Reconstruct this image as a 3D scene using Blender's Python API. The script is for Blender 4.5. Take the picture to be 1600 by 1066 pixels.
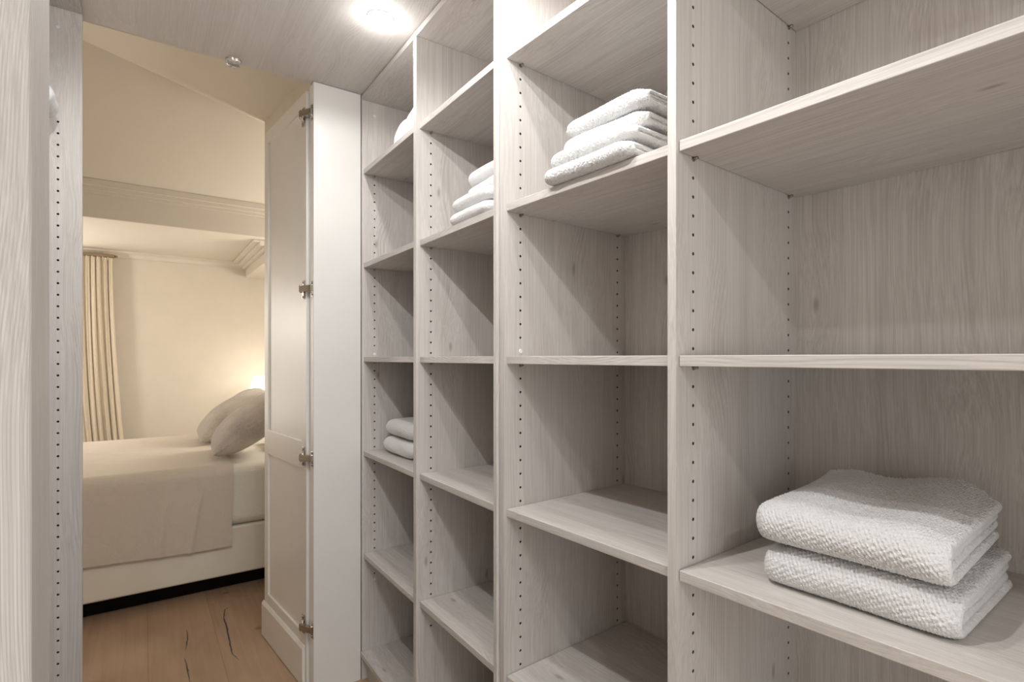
import bpy, math, random
import numpy as np
from mathutils import Vector, Matrix, noise

for o in list(bpy.data.objects):
    bpy.data.objects.remove(o)
random.seed(4)
S = bpy.context.scene
COL = S.collection
EYE = 1.204

# ------------------------------------------------------------------ camera
TH = math.radians(38.05)
cam_d = bpy.data.cameras.new('camera')
cam_d.sensor_width = 36.0
cam_d.lens = 865.0 / 1600.0 * 36.0
cam_d.shift_x = -100.0 / 1600.0
cam_d.shift_y = 27.0 / 1600.0
cam_d.clip_start = 0.02
cam = bpy.data.objects.new('camera', cam_d)
cam.location = (0, 0, EYE)
cam.rotation_euler = (math.radians(90), 0, -TH)
COL.objects.link(cam)
S.camera = cam

# ------------------------------------------------------------------ exposure, world
S.view_settings.view_transform = 'Standard'
S.view_settings.look = 'None'
S.view_settings.gamma = 1.0
S.view_settings.use_curve_mapping = False
S.view_settings.exposure = 0.0
W = bpy.data.worlds.new('world')
S.world = W
W.use_nodes = True
W.node_tree.nodes['Background'].inputs[0].default_value = (0.97, 0.985, 1.0, 1)
W.node_tree.nodes['Background'].inputs[1].default_value = 1.9

# ------------------------------------------------------------------ light table (position, watts, colour)
CEIL = 2.193
DOWNLIGHTS = [  # x, y, watts, label
    (0.543, 1.613, 5.0, 'glowing round ceiling downlight close above the towel shelves near the doorway'),
    (0.530, 0.670, 6.0, 'round ceiling downlight above the middle shelf column, beside the frame'),
    (0.270, 0.780, 10.5, 'round ceiling downlight over the middle of the closet aisle'),
    (-0.02, 0.680, 24.0, 'round ceiling downlight nearest the left hand panel'),
    (-0.10, -0.95, 12.0, 'added unseen ceiling downlight behind the viewer, filling light at the closet entry'),  # added lamp, lights the faces turned towards the entry
]
BED_LAMP = 0.9
BED_FILL = 16.0
BED_SIDE_FILL = 33.0
WARM = (1.0, 0.93, 0.84)
COOL = (1.0, 1.0, 1.0)

# ================================================================== node helpers
def new_mat(name):
    m = bpy.data.materials.new(name)
    m.use_nodes = True
    nt = m.node_tree
    return m, nt, nt.nodes['Principled BSDF']

def nd(nt, t, **kw):
    n = nt.nodes.new(t)
    for k, v in kw.items():
        if k in ('op',):
            n.operation = v
        elif isinstance(k, str) and k.startswith('i_'):
            n.inputs[k[2:]].default_value = v
        else:
            setattr(n, k, v)
    return n

def math_n(nt, op, a, b=None, c=None, clamp=False):
    n = nt.nodes.new('ShaderNodeMath'); n.operation = op; n.use_clamp = clamp
    for i, v in enumerate((a, b, c)):
        if v is None: continue
        if isinstance(v, (int, float)): n.inputs[i].default_value = v
        else: nt.links.new(v, n.inputs[i])
    return n.outputs[0]

def mixc(nt, fac, a, b, blend='MIX'):
    n = nt.nodes.new('ShaderNodeMix'); n.data_type = 'RGBA'; n.blend_type = blend
    for sock, v in ((n.inputs[0], fac), (n.inputs[6], a), (n.inputs[7], b)):
        if isinstance(v, (int, float)): sock.default_value = v
        elif isinstance(v, tuple): sock.default_value = (*v, 1) if len(v) == 3 else v
        else: nt.links.new(v, sock)
    return n.outputs[2]

def maprange(nt, v, a, b, c, d, smooth=False):
    n = nt.nodes.new('ShaderNodeMapRange')
    if smooth: n.interpolation_type = 'SMOOTHSTEP'
    nt.links.new(v, n.inputs[0])
    for i, x in enumerate((a, b, c, d)): n.inputs[i + 1].default_value = x
    return n.outputs[0]

def combine(nt, x, y, z):
    n = nt.nodes.new('ShaderNodeCombineXYZ')
    for i, v in enumerate((x, y, z)):
        if isinstance(v, (int, float)): n.inputs[i].default_value = v
        else: nt.links.new(v, n.inputs[i])
    return n.outputs[0]

def noise_n(nt, vec, scale=1.0, detail=3, rough=0.5, dist=0.0):
    n = nt.nodes.new('ShaderNodeTexNoise')
    nt.links.new(vec, n.inputs['Vector'])
    n.inputs['Scale'].default_value = scale; n.inputs['Detail'].default_value = detail
    n.inputs['Roughness'].default_value = rough; n.inputs['Distortion'].default_value = dist
    return n.outputs[0]

def laminate(name, grain, light=(0.715, 0.680, 0.645), dark=(0.510, 0.468, 0.436), off=0.0, contrast=1.0, knots=True, rf=120, ra=0.34, rmask=(0.50, 0.66), fs=430, ms=85):
    """washed larch laminate, grain = 0/1/2 the axis it runs along"""
    m, nt, bs = new_mat(name)
    tc = nt.nodes.new('ShaderNodeTexCoord')
    sp = nt.nodes.new('ShaderNodeSeparateXYZ'); nt.links.new(tc.outputs['Object'], sp.inputs[0])
    ax = [sp.outputs[0], sp.outputs[1], sp.outputs[2]]
    l = ax[grain]
    ac = [a for i, a in enumerate(ax) if i != grain]
    a1 = math_n(nt, 'ADD', ac[0], off); a2 = math_n(nt, 'ADD', ac[1], off * 1.7)
    # knots: sparse cells in a space stretched along the grain
    kv = combine(nt, math_n(nt, 'MULTIPLY', math_n(nt, 'ADD', a1, a2), 5.2), math_n(nt, 'MULTIPLY', l, 1.9), 0.0)
    vo = nt.nodes.new('ShaderNodeTexVoronoi'); vo.voronoi_dimensions = '2D'; nt.links.new(kv, vo.inputs['Vector']); vo.inputs['Scale'].default_value = 1.0
    kd = vo.outputs['Distance']
    push = maprange(nt, kd, 0.0, 0.36, 0.015 if knots else 0.0, 0.0, True)
    # slow wander of the grain
    wv = combine(nt, math_n(nt, 'MULTIPLY', a1, 2.5), math_n(nt, 'MULTIPLY', a2, 2.5), math_n(nt, 'MULTIPLY', l, 1.6))
    wn = math_n(nt, 'MULTIPLY', math_n(nt, 'SUBTRACT', noise_n(nt, wv, 1.0, 2), 0.5), 0.045)
    g1 = math_n(nt, 'ADD', math_n(nt, 'ADD', a1, push), wn)
    g2 = math_n(nt, 'ADD', math_n(nt, 'ADD', a2, push), wn)
    # fine pores
    fv = combine(nt, math_n(nt, 'MULTIPLY', g1, fs), math_n(nt, 'MULTIPLY', g2, fs), math_n(nt, 'MULTIPLY', l, 3))
    fine = noise_n(nt, fv, 1.0, 3, 0.6)
    # medium streaks
    mv = combine(nt, math_n(nt, 'MULTIPLY', g1, ms), math_n(nt, 'MULTIPLY', g2, ms), math_n(nt, 'MULTIPLY', l, 1.1))
    med = noise_n(nt, mv, 1.0, 3, 0.55)
    bv = combine(nt, math_n(nt, 'MULTIPLY', g1, 16), math_n(nt, 'MULTIPLY', g2, 16), math_n(nt, 'MULTIPLY', l, 0.5))
    brd = noise_n(nt, bv, 1.0, 2, 0.5)
    # cathedral rings where a mask allows
    ph = math_n(nt, 'MULTIPLY', math_n(nt, 'ADD', g1, g2), 2 * math.pi * rf)
    ring = math_n(nt, 'POWER', maprange(nt, math_n(nt, 'SINE', ph), -1, 1, 0, 1), 2.0)
    mask = maprange(nt, brd, rmask[0], rmask[1], 0.0, 1.0, True)
    ring = math_n(nt, 'MULTIPLY', ring, mask)
    # planks of the print, ~0.24 m wide, each with its own tone
    pl = math_n(nt, 'FLOOR', math_n(nt, 'DIVIDE', math_n(nt, 'ADD', a1, a2), 0.235))
    wn2 = nt.nodes.new('ShaderNodeTexWhiteNoise'); wn2.noise_dimensions = '1D'; nt.links.new(pl, wn2.inputs['W'])
    tone = maprange(nt, wn2.outputs['Value'], 0, 1, -0.10, 0.10)
    f = math_n(nt, 'MULTIPLY', maprange(nt, fine, 0.36, 0.66, 0, 1), 0.50 * contrast)
    f = math_n(nt, 'ADD', f, math_n(nt, 'MULTIPLY', maprange(nt, med, 0.3, 0.7, 0, 1), 0.26 * contrast))
    f = math_n(nt, 'ADD', f, math_n(nt, 'MULTIPLY', maprange(nt, brd, 0.3, 0.7, 0, 1), 0.12))
    f = math_n(nt, 'ADD', f, math_n(nt, 'MULTIPLY', ring, ra * contrast))
    f = math_n(nt, 'ADD', f, tone, clamp=True)
    col = mixc(nt, f, light, dark)
    # knots exist in some cells only
    sc = nt.nodes.new('ShaderNodeSeparateColor'); nt.links.new(vo.outputs['Color'], sc.inputs[0])
    has = math_n(nt, 'GREATER_THAN', sc.outputs[0], 0.55 if knots else 2.0)
    kdn = math_n(nt, 'ADD', kd, math_n(nt, 'MULTIPLY', math_n(nt, 'SUBTRACT', fine, 0.5), 0.06))
    kn = math_n(nt, 'MULTIPLY', maprange(nt, kdn, 0.005, 0.042, 0.6, 0.0, True), has)
    col = mixc(nt, kn, col, (0.27, 0.20, 0.155))
    nt.links.new(col, bs.inputs['Base Color'])
    bs.inputs['Roughness'].default_value = 0.5
    bs.inputs['Specular IOR Level'].default_value = 0.35
    bp = nt.nodes.new('ShaderNodeBump'); bp.inputs['Strength'].default_value = 0.25; bp.inputs['Distance'].default_value = 0.0004
    hsum = math_n(nt, 'ADD', math_n(nt, 'MULTIPLY', fine, -1.0), math_n(nt, 'MULTIPLY', ring, -0.8))
    nt.links.new(hsum, bp.inputs['Height']); nt.links.new(bp.outputs[0], bs.inputs['Normal'])
    return m

def plain(name, col, rough=0.5, metal=0.0, bump=None, spec=0.5, var=0.0):
    m, nt, bs = new_mat(name)
    bs.inputs['Base Color'].default_value = (*col, 1)
    bs.inputs['Roughness'].default_value = rough
    bs.inputs['Metallic'].default_value = metal
    bs.inputs['Specular IOR Level'].default_value = spec
    tc = nt.nodes.new('ShaderNodeTexCoord')
    if var:
        n = noise_n(nt, tc.outputs['Object'], 9.0, 4)
        c = mixc(nt, maprange(nt, n, 0.3, 0.7, 0, 1), tuple(x * (1 - var) for x in col), tuple(min(1, x * (1 + var)) for x in col))
        nt.links.new(c, bs.inputs['Base Color'])
    if bump:
        n = noise_n(nt, tc.outputs['Object'], bump[0], 3)
        bp = nt.nodes.new('ShaderNodeBump'); bp.inputs['Strength'].default_value = bump[1]; bp.inputs['Distance'].default_value = bump[2]
        nt.links.new(n, bp.inputs['Height']); nt.links.new(bp.outputs[0], bs.inputs['Normal'])
    return m

def emissive(name, col, strength):
    m, nt, bs = new_mat(name)
    bs.inputs['Base Color'].default_value = (*col, 1)
    bs.inputs['Emission Color'].default_value = (*col, 1)
    bs.inputs['Emission Strength'].default_value = strength
    return m

def terry(name, scale, dist, strength=0.9, col=(0.84, 0.84, 0.835)):
    m, nt, bs = new_mat(name)
    tc = nt.nodes.new('ShaderNodeTexCoord')
    vo = nt.nodes.new('ShaderNodeTexVoronoi'); vo.feature = 'SMOOTH_F1'; vo.inputs['Scale'].default_value = scale
    nt.links.new(tc.outputs['Object'], vo.inputs['Vector'])
    n2 = noise_n(nt, tc.outputs['Object'], scale * 2.2, 3)
    h = math_n(nt, 'ADD', math_n(nt, 'MULTIPLY', vo.outputs['Distance'], -1.0), math_n(nt, 'MULTIPLY', n2, 0.7))
    bp = nt.nodes.new('ShaderNodeBump'); bp.inputs['Strength'].default_value = strength; bp.inputs['Distance'].default_value = dist
    nt.links.new(h, bp.inputs['Height']); nt.links.new(bp.outputs[0], bs.inputs['Normal'])
    bs.inputs['Base Color'].default_value = (*col, 1)
    bs.inputs['Roughness'].default_value = 0.95
    bs.inputs['Specular IOR Level'].default_value = 0.15
    bs.inputs['Sheen Weight'].default_value = 0.25
    bs.inputs['Sheen Roughness'].default_value = 0.5
    return m

def oak_floor():
    m, nt, bs = new_mat('oak_planks')
    tc = nt.nodes.new('ShaderNodeTexCoord')
    sp = nt.nodes.new('ShaderNodeSeparateXYZ'); nt.links.new(tc.outputs['Object'], sp.inputs[0])
    x = math_n(nt, 'DIVIDE', math_n(nt, 'SUBTRACT', sp.outputs[0], 0.252), 0.235)
    px = math_n(nt, 'FLOOR', x)
    fx = math_n(nt, 'SUBTRACT', x, px)
    wn = nt.nodes.new('ShaderNodeTexWhiteNoise'); wn.noise_dimensions = '1D'; nt.links.new(px, wn.inputs['W'])
    y = math_n(nt, 'DIVIDE', math_n(nt, 'ADD', sp.outputs[1], math_n(nt, 'MULTIPLY', wn.outputs['Value'], 2.0)), 2.2)
    py = math_n(nt, 'FLOOR', y); fy = math_n(nt, 'SUBTRACT', y, py)
    wn2 = nt.nodes.new('ShaderNodeTexWhiteNoise'); wn2.noise_dimensions = '2D'
    nt.links.new(combine(nt, px, py, 0), wn2.inputs['Vector'])
    gv = combine(nt, math_n(nt, 'MULTIPLY', sp.outputs[0], 45), math_n(nt, 'MULTIPLY', sp.outputs[1], 1.6), math_n(nt, 'MULTIPLY', wn2.outputs['Value'], 40))
    g = noise_n(nt, gv, 1, 4, 0.6, 0.6)
    bv = combine(nt, math_n(nt, 'MULTIPLY', sp.outputs[0], 7), math_n(nt, 'MULTIPLY', sp.outputs[1], 3.0), math_n(nt, 'MULTIPLY', wn2.outputs['Value'], 17))
    b = noise_n(nt, bv, 1, 2)
    f = math_n(nt, 'ADD', math_n(nt, 'MULTIPLY', maprange(nt, g, 0.3, 0.7, 0, 1), 0.35), math_n(nt, 'MULTIPLY', maprange(nt, b, 0.3, 0.7, 0, 1), 0.45))
    f = math_n(nt, 'ADD', f, maprange(nt, wn2.outputs['Value'], 0, 1, -0.05, 0.2), clamp=True)
    col = mixc(nt, f, (0.52, 0.365, 0.25), (0.35, 0.23, 0.15))
    e1 = math_n(nt, 'MINIMUM', fx, math_n(nt, 'SUBTRACT', 1.0, fx))
    line = maprange(nt, e1, 0.0, 0.010, 0.35, 0.0)
    e2 = math_n(nt, 'MINIMUM', fy, math_n(nt, 'SUBTRACT', 1.0, fy))
    line = math_n(nt, 'MAXIMUM', line, maprange(nt, e2, 0.0, 0.001, 0.35, 0.0))
    col = mixc(nt, line, col, (0.10, 0.055, 0.03))
    vo = nt.nodes.new('ShaderNodeTexVoronoi'); vo.inputs['Scale'].default_value = 3.3
    nt.links.new(tc.outputs['Object'], vo.inputs['Vector'])
    col = mixc(nt, maprange(nt, vo.outputs['Distance'], 0.02, 0.075, 0.5, 0.0, True), col, (0.13, 0.07, 0.04))
    nt.links.new(col, bs.inputs['Base Color'])
    bs.inputs['Roughness'].default_value = 0.5
    bs.inputs['Specular IOR Level'].default_value = 0.3
    return m

def linen(name, col, wr=0.004):
    m, nt, bs = new_mat(name)
    tc = nt.nodes.new('ShaderNodeTexCoord')
    n = noise_n(nt, tc.outputs['Object'], 14, 5, 0.6, 0.8)
    n2 = noise_n(nt, tc.outputs['Object'], 420, 2)
    h = math_n(nt, 'ADD', n, math_n(nt, 'MULTIPLY', n2, 0.10))
    bp = nt.nodes.new('ShaderNodeBump'); bp.inputs['Strength'].default_value = 0.5; bp.inputs['Distance'].default_value = wr
    nt.links.new(h, bp.inputs['Height']); nt.links.new(bp.outputs[0], bs.inputs['Normal'])
    nt.links.new(mixc(nt, n2, tuple(c * 0.88 for c in col), tuple(min(1, c * 1.1) for c in col)), bs.inputs['Base Color'])
    bs.inputs['Roughness'].default_value = 0.9; bs.inputs['Specular IOR Level'].default_value = 0.2
    bs.inputs['Sheen Weight'].default_value = 0.15
    return m

def fur(name, col):
    m, nt, bs = new_mat(name)
    tc = nt.nodes.new('ShaderNodeTexCoord')
    mp = nt.nodes.new('ShaderNodeMapping'); mp.inputs['Scale'].default_value = (60, 130, 60)
    nt.links.new(tc.outputs['Object'], mp.inputs[0])
    n = noise_n(nt, mp.outputs[0], 1, 5, 0.7, 1.5)
    n1 = noise_n(nt, tc.outputs['Object'], 8, 3)
    bp = nt.nodes.new('ShaderNodeBump'); bp.inputs['Strength'].default_value = 0.9; bp.inputs['Distance'].default_value = 0.006
    nt.links.new(math_n(nt, 'ADD', n, n1), bp.inputs['Height']); nt.links.new(bp.outputs[0], bs.inputs['Normal'])
    nt.links.new(mixc(nt, maprange(nt, math_n(nt, 'ADD', math_n(nt, 'MULTIPLY', n, 0.5), math_n(nt, 'MULTIPLY', n1, 0.5)), 0.35, 0.65, 0, 1), tuple(c * 0.7 for c in col), tuple(min(1, c * 1.15) for c in col)), bs.inputs['Base Color'])
    bs.inputs['Roughness'].default_value = 1.0; bs.inputs['Sheen Weight'].default_value = 0.5
    return m

LV = laminate('larch_laminate_upright', 2)
LV2 = laminate('larch_laminate_upright_b', 2, off=0.37)
LB = laminate('larch_laminate_back', 2, off=1.13, contrast=1.25)
LY = laminate('larch_laminate_shelf', 1, off=0.21, contrast=1.15)
LE = laminate('larch_laminate_near', 2, off=0.71, contrast=1.25, knots=False, rf=800, ra=0.42, rmask=(0.2, 0.5), fs=1500, ms=420)
LC = laminate('larch_laminate_ceiling', 1, off=0.5, contrast=0.65)
HOLE = plain('drilled_chipboard', (0.10, 0.07, 0.05), 0.9, var=0.1)
CREAM = plain('cream_lacquer', (0.80, 0.775, 0.72), 0.35, bump=(40, 0.05, 0.0005), var=0.01)
JAMBW = plain('white_jamb_lacquer', (0.82, 0.80, 0.76), 0.35, bump=(40, 0.05, 0.0005), var=0.01)
WALLP = plain('beige_wall_paint', (0.72, 0.66, 0.57), 0.85, bump=(120, 0.25, 0.0015), var=0.02)
CEILP = plain('bedroom_ceiling_paint', (0.72, 0.665, 0.58), 0.9, bump=(60, 0.1, 0.001), var=0.01)
GLOSSW = plain('white_plastic', (0.85, 0.85, 0.83), 0.3, var=0.01)
STEEL = plain('nickel_steel', (0.40, 0.37, 0.33), 0.25, 1.0, var=0.05)
PIN = plain('shelf_pin_steel', (0.42, 0.36, 0.30), 0.35, 1.0, var=0.05)
OAK = oak_floor()
RESIN = plain('dark_crack_filler', (0.055, 0.06, 0.065), 0.5, var=0.2)
TERRY = terry('white_terry', 230, 0.0030)
TERRY2 = terry('white_terry_far', 190, 0.0022, 0.6)
LINEN = linen('greige_linen', (0.61, 0.535, 0.445), 0.011)
SHEET = linen('cream_sheet', (0.76, 0.72, 0.62), 0.006)
BASEF = plain('cream_leatherette', (0.74, 0.69, 0.58), 0.5, bump=(300, 0.2, 0.0005), var=0.02)
FUR = fur('taupe_fur', (0.60, 0.53, 0.45))
CURT = linen('sheer_cream_curtain', (0.76, 0.68, 0.56), 0.002)
DARK = plain('black_feet_and_shade', (0.010, 0.008, 0.007), 0.9, var=0.1, spec=0.1)  # bed legs, and the dark block painting shade under the base
GREYC = linen('dark_grey_linen', (0.12, 0.105, 0.10))
SHADE = emissive('lit_lampshade', (1.0, 0.93, 0.80), 3.4)
LENS = emissive('lit_downlight_lens', (1.0, 0.98, 0.95), 30.0)
GLASSW = emissive('lit_window_pane', (1.0, 0.98, 0.95), 2.2)
CLEAR, _nt, _b = new_mat('clear_plastic'); _b.inputs['Transmission Weight'].default_value = 0.8; _b.inputs['Roughness'].default_value = 0.15
_b.inputs['Base Color'].default_value = (0.9, 0.88, 0.85, 1)
BRASS = plain('brushed_bronze', (0.35, 0.27, 0.18), 0.35, 1.0, var=0.05)

# ================================================================== mesh helpers
class MB:
    def __init__(s): s.v = []; s.f = []; s.mi = []; s.sm = []
    def add(s, vs, fs, mi=0, smooth=False):
        b = len(s.v); s.v += [tuple(v) for v in vs]
        for f in fs:
            s.f.append(tuple(b + i for i in f)); s.mi.append(mi); s.sm.append(smooth)
    def box(s, x0, x1, y0, y1, z0, z1, mi=0):
        vs = [(x, y, z) for x in (x0, x1) for y in (y0, y1) for z in (z0, z1)]
        s.add(vs, [(0, 1, 3, 2), (4, 6, 7, 5), (0, 4, 5, 1), (2, 3, 7, 6), (0, 2, 6, 4), (1, 5, 7, 3)], mi)
    def prism(s, pts, z0, z1, mi=0):
        n = len(pts)
        vs = [(p[0], p[1], z0) for p in pts] + [(p[0], p[1], z1) for p in pts]
        fs = [tuple(range(n))[::-1], tuple(range(n, 2 * n))] + [(i, (i + 1) % n, n + (i + 1) % n, n + i) for i in range(n)]
        s.add(vs, fs, mi)
    def cyl(s, c, ax, r, h, n=20, mi=0, r2=None, smooth=True):
        """cylinder from c along axis ax (0,1,2) length h (may be negative)"""
        r2 = r if r2 is None else r2
        a, b = [(1, 2), (2, 0), (0, 1)][ax]
        vs = []
        for k, rr in ((0, r), (1, r2)):
            for i in range(n):
                t = 2 * math.pi * i / n
                p = [c[0], c[1], c[2]]; p[a] += rr * math.cos(t); p[b] += rr * math.sin(t); p[ax] += h * k
                vs.append(p)
        s.add(vs, [(i, (i + 1) % n, n + (i + 1) % n, n + i) for i in range(n)], mi, smooth)
        s.add(vs[:n], [tuple(range(n))[::-1]], mi); s.add(vs[n:], [tuple(range(n))], mi)
    def lathe(s, c, prof, n=32, mi=0):
        vs = []; m = len(prof)
        for i in range(n):
            t = 2 * math.pi * i / n
            for r, z in prof: vs.append((c[0] + r * math.cos(t), c[1] + r * math.sin(t), c[2] + z))
        fs = []
        for i in range(n):
            j = (i + 1) % n
            for k in range(m - 1): fs.append((i * m + k, j * m + k, j * m + k + 1, i * m + k + 1))
        s.add(vs, fs, mi, True)
    def build(s, name, mats, parent=None, bevel=0.0, seg=2, loc=None, rot=None, fixn=True):
        me = bpy.data.meshes.new(name)
        me.from_pydata(s.v, [], s.f)
        if not isinstance(mats, (list, tuple)): mats = [mats]
        for m in mats: me.materials.append(m)
        me.polygons.foreach_set('material_index', s.mi)
        me.polygons.foreach_set('use_smooth', s.sm)
        me.update()
        if fixn:
            import bmesh
            bm = bmesh.new(); bm.from_mesh(me); bmesh.ops.remove_doubles(bm, verts=bm.verts, dist=1e-6)
            bmesh.ops.recalc_face_normals(bm, faces=bm.faces); bm.to_mesh(me); bm.free()
        o = bpy.data.objects.new(name, me); COL.objects.link(o)
        if parent: o.parent = parent
        if loc: o.location = loc
        if rot: o.rotation_euler = rot
        if bevel:
            b = o.modifiers.new('bevel', 'BEVEL'); b.width = bevel; b.segments = seg; b.limit_method = 'ANGLE'; b.angle_limit = math.radians(50)
        return o

def grid_obj(name, P, mat, parent=None, wrap_u=False, smooth=True):
    """P: (U,V,3) array"""
    U, V, _ = P.shape
    idx = np.arange(U * V).reshape(U, V)
    if wrap_u: idx = np.vstack([idx, idx[:1]])
    a = idx[:-1, :-1].ravel(); b = idx[1:, :-1].ravel(); c = idx[1:, 1:].ravel(); d = idx[:-1, 1:].ravel()
    F = np.stack([a, b, c, d], 1)
    me = bpy.data.meshes.new(name)
    me.vertices.add(U * V); me.vertices.foreach_set('co', P.reshape(-1).astype(np.float32))
    nf = len(F)
    me.loops.add(nf * 4); me.loops.foreach_set('vertex_index', F.ravel().astype(np.int32))
    me.polygons.add(nf)
    me.polygons.foreach_set('loop_start', (np.arange(nf) * 4).astype(np.int32))
    me.polygons.foreach_set('use_smooth', np.full(nf, smooth))
    me.materials.append(mat); me.update(calc_edges=True); me.validate()
    o = bpy.data.objects.new(name, me); COL.objects.link(o)
    if parent: o.parent = parent
    return o

def empty(name, loc=(0, 0, 0), rz=0.0):
    o = bpy.data.objects.new(name, None); o.location = loc; o.rotation_euler = (0, 0, rz)
    o.empty_display_size = 0.1
    COL.objects.link(o); return o

def tag(o, label, cat, group=None, kind=None):
    o['label'] = label; o['category'] = cat
    if group: o['group'] = group
    if kind: o['kind'] = kind
    return o

def struct(o):
    o['kind'] = 'structure'; return o

# ================================================================== peg-holed panels
PITCH = 0.032
HZ0 = 1.5402            # height of one hole of the raster
def hole_z(k): return HZ0 + PITCH * k
K_TOP, K_BOT = 11, -36

def holed_panel(x0, x1, y0, y1, z0, z1, rows, k0=K_BOT, k1=K_TOP, r=0.0026, deep=0.011):
    """upright panel, thickness y0..y1, real drilled holes in the y0 face at the x positions in rows"""
    mb = MB()
    # other five faces
    vs = [(x, y, z) for x in (x0, x1) for y in (y0, y1) for z in (z0, z1)]
    mb.add(vs, [(0, 1, 3, 2), (4, 6, 7, 5), (2, 3, 7, 6), (0, 2, 6, 4), (1, 5, 7, 3)], 0)
    zb = hole_z(k0) - PITCH / 2; zt = hole_z(k1) + PITCH / 2
    def q(xa, xb, za, zb_): mb.add([(xa, y0, za), (xb, y0, za), (xb, y0, zb_), (xa, y0, zb_)], [(0, 1, 2, 3)], 0)
    q(x0, x1, z0, zb); q(x0, x1, zt, z1)
    cur = x0; w = 0.012
    for rx in sorted(rows):
        q(cur, rx - w, zb, zt)
        for k in range(k0, k1 + 1):
            cz = hole_z(k); n = 16; ring = []; out = []
            for i in range(n):
                t = 2 * math.pi * (i + 0.0) / n
                c, s = math.cos(t), math.sin(t)
                ring.append((rx + r * c, y0, cz + r * s))
                m = max(abs(c), abs(s)); out.append((rx + w * c / m, y0, cz + PITCH / 2 * s / m))
            dp = [(a, y0 + deep, b) for a, _, b in ring]
            fs = [(i, (i + 1) % n, n + (i + 1) % n, n + i) for i in range(n)]
            mb.add(out + ring, fs, 0)
            mb.add(ring + dp, fs, 1); mb.add(dp, [tuple(range(n))], 1)
        cur = rx + w
    q(cur, x1, zb, zt)
    return mb

SH_K = [11, 0, -11, -22, -34]                       # pin holes the shelves stand on
SH_TOP = [hole_z(k) + 0.0025 + 0.018 for k in SH_K]  # 1.913 1.561 1.209 0.857 0.473
BOT_TOP = 0.108
FR, BR, DEP = 0.0465, 0.3735, 0.405                 # hole rows and unit depth behind the front edge
TOPB = 2.1725                                       # underside of the top board
PT = 0.018

def add_shelf(parent, x0, x1, y0, y1, ztop, mat=None):
    mb = MB(); mb.box(x0, x1, y0, y1, ztop - 0.018, ztop)
    return mb.build('shelf', mat or LY, parent, bevel=0.0014, seg=3)

def add_pins(parent, yface, sgn, x0=0.0, ks=SH_K):
    for k in ks:
        for xr in (FR, BR):
            mb = MB(); z = hole_z(k)
            mb.cyl((x0 + xr, yface, z), 1, 0.0025, sgn * 0.0095, 12)
            mb.cyl((x0 + xr, yface, z), 1, 0.0046, sgn * 0.0015, 14)
            mb.build('shelf_pin', PIN, parent)

def cap(parent, x, yface, z, r=0.0056):
    mb = MB()
    mb.cyl((x, yface, z), 1, r, -0.0014, 20, r2=r * 0.8)
    mb.build('cover_cap', GLOSSW, parent)

# ------------------------------------------------------------------ setting
mb = MB(); mb.box(-2.2, 1.9, -1.6, 5.6, -0.03, 0.0)
fl = struct(mb.build('floor', OAK))
# filled cracks in the oak boards, lying flush
def crack(pts, w):
    mb = MB(); vs = []
    n = len(pts)
    for i, (x, y) in enumerate(pts):
        ww = w * math.sin(math.pi * (i + 0.6) / (n + 0.2)) * (0.7 + 0.5 * random.random())
        vs += [(x - ww, y, 0.0), (x + ww, y, 0.0), (x - ww, y, 0.0006), (x + ww, y, 0.0006)]
    fs = []
    for i in range(n - 1):
        a = 4 * i; b = a + 4
        fs += [(a + 2, a + 3, b + 3, b + 2), (a, b, b + 2, a + 2), (a + 1, a + 3, b + 3, b + 1)]
    mb.add(vs, fs); return mb.build('filled_crack', RESIN, fl)
def at(px, py, h):
    """pixel + height below/above eye -> world x,y"""
    z = abs(h) * 865.0 / abs(py - 560.0); u = (px - 900) / 865.0 * z
    return (z * math.sin(TH) + u * math.cos(TH), z * math.cos(TH) - u * math.sin(TH))
def cpath(pix):
    out = []
    for i in range(len(pix) - 1):
        for t in range(6):
            f = t / 6; a = pix[i]; b = pix[i + 1]
            out.append(at(a[0] + (b[0] - a[0]) * f + random.uniform(-.5, .5), a[1] + (b[1] - a[1]) * f, EYE))
    out.append(at(*pix[-1], EYE)); return out
crack(cpath([(358, 949), (351, 953), (350, 966), (355, 984), (359, 1005), (363, 1022), (374, 1032)]), 0.0032)
crack(cpath([(292, 984), (293, 1000), (290, 1016)]), 0.0024)
crack(cpath([(288, 1028), (292, 1040), (294, 1052), (297, 1068)]), 0.0026)

# closet ceiling
mb = MB(); mb.box(-0.75, 1.14, -1.3, 2.16, CEIL, CEIL + 0.02)
struct(mb.build('ceiling', LC))
# wall behind the right hand units (kept just behind their backs), and behind the left unit
mb = MB(); mb.prism([(1.125, -1.3), (1.16, -1.3), (1.16, 2.2), (1.125, 2.2)], 0, 2.4)
struct(mb.build('wall_right', WALLP))
mb = MB(); mb.box(-0.75, -0.62, -1.3, 2.13, 0, 2.4); struct(mb.build('wall_left', WALLP))
# end wall: parts beside and above the doorway
mb = MB()
mb.box(-0.75, -0.15, 2.131, 2.24, 0, 2.4)
mb.box(0.665, 1.16, 2.15, 2.24, 0, 2.4)
mb.box(-2.2, -0.75, 2.14, 2.24, 0, 3.4); mb.box(1.16, 1.9, 2.14, 2.24, 0, 3.4)
mb.box(-0.75, 1.16, 2.161, 2.172, 2.1945, 3.4)
struct(mb.build('wall_end', WALLP))
# cream door jamb board between the shelves and the doorway
mb = MB()
mb.box(0.4795, 0.643, 2.130, 2.149, 0.0, 2.1915)
mb.box(0.4795, 0.664, 2.149, 2.192, 0.0, 2.1915)
jamb = struct(mb.build('trim_1', JAMBW, bevel=0.0012))

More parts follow.
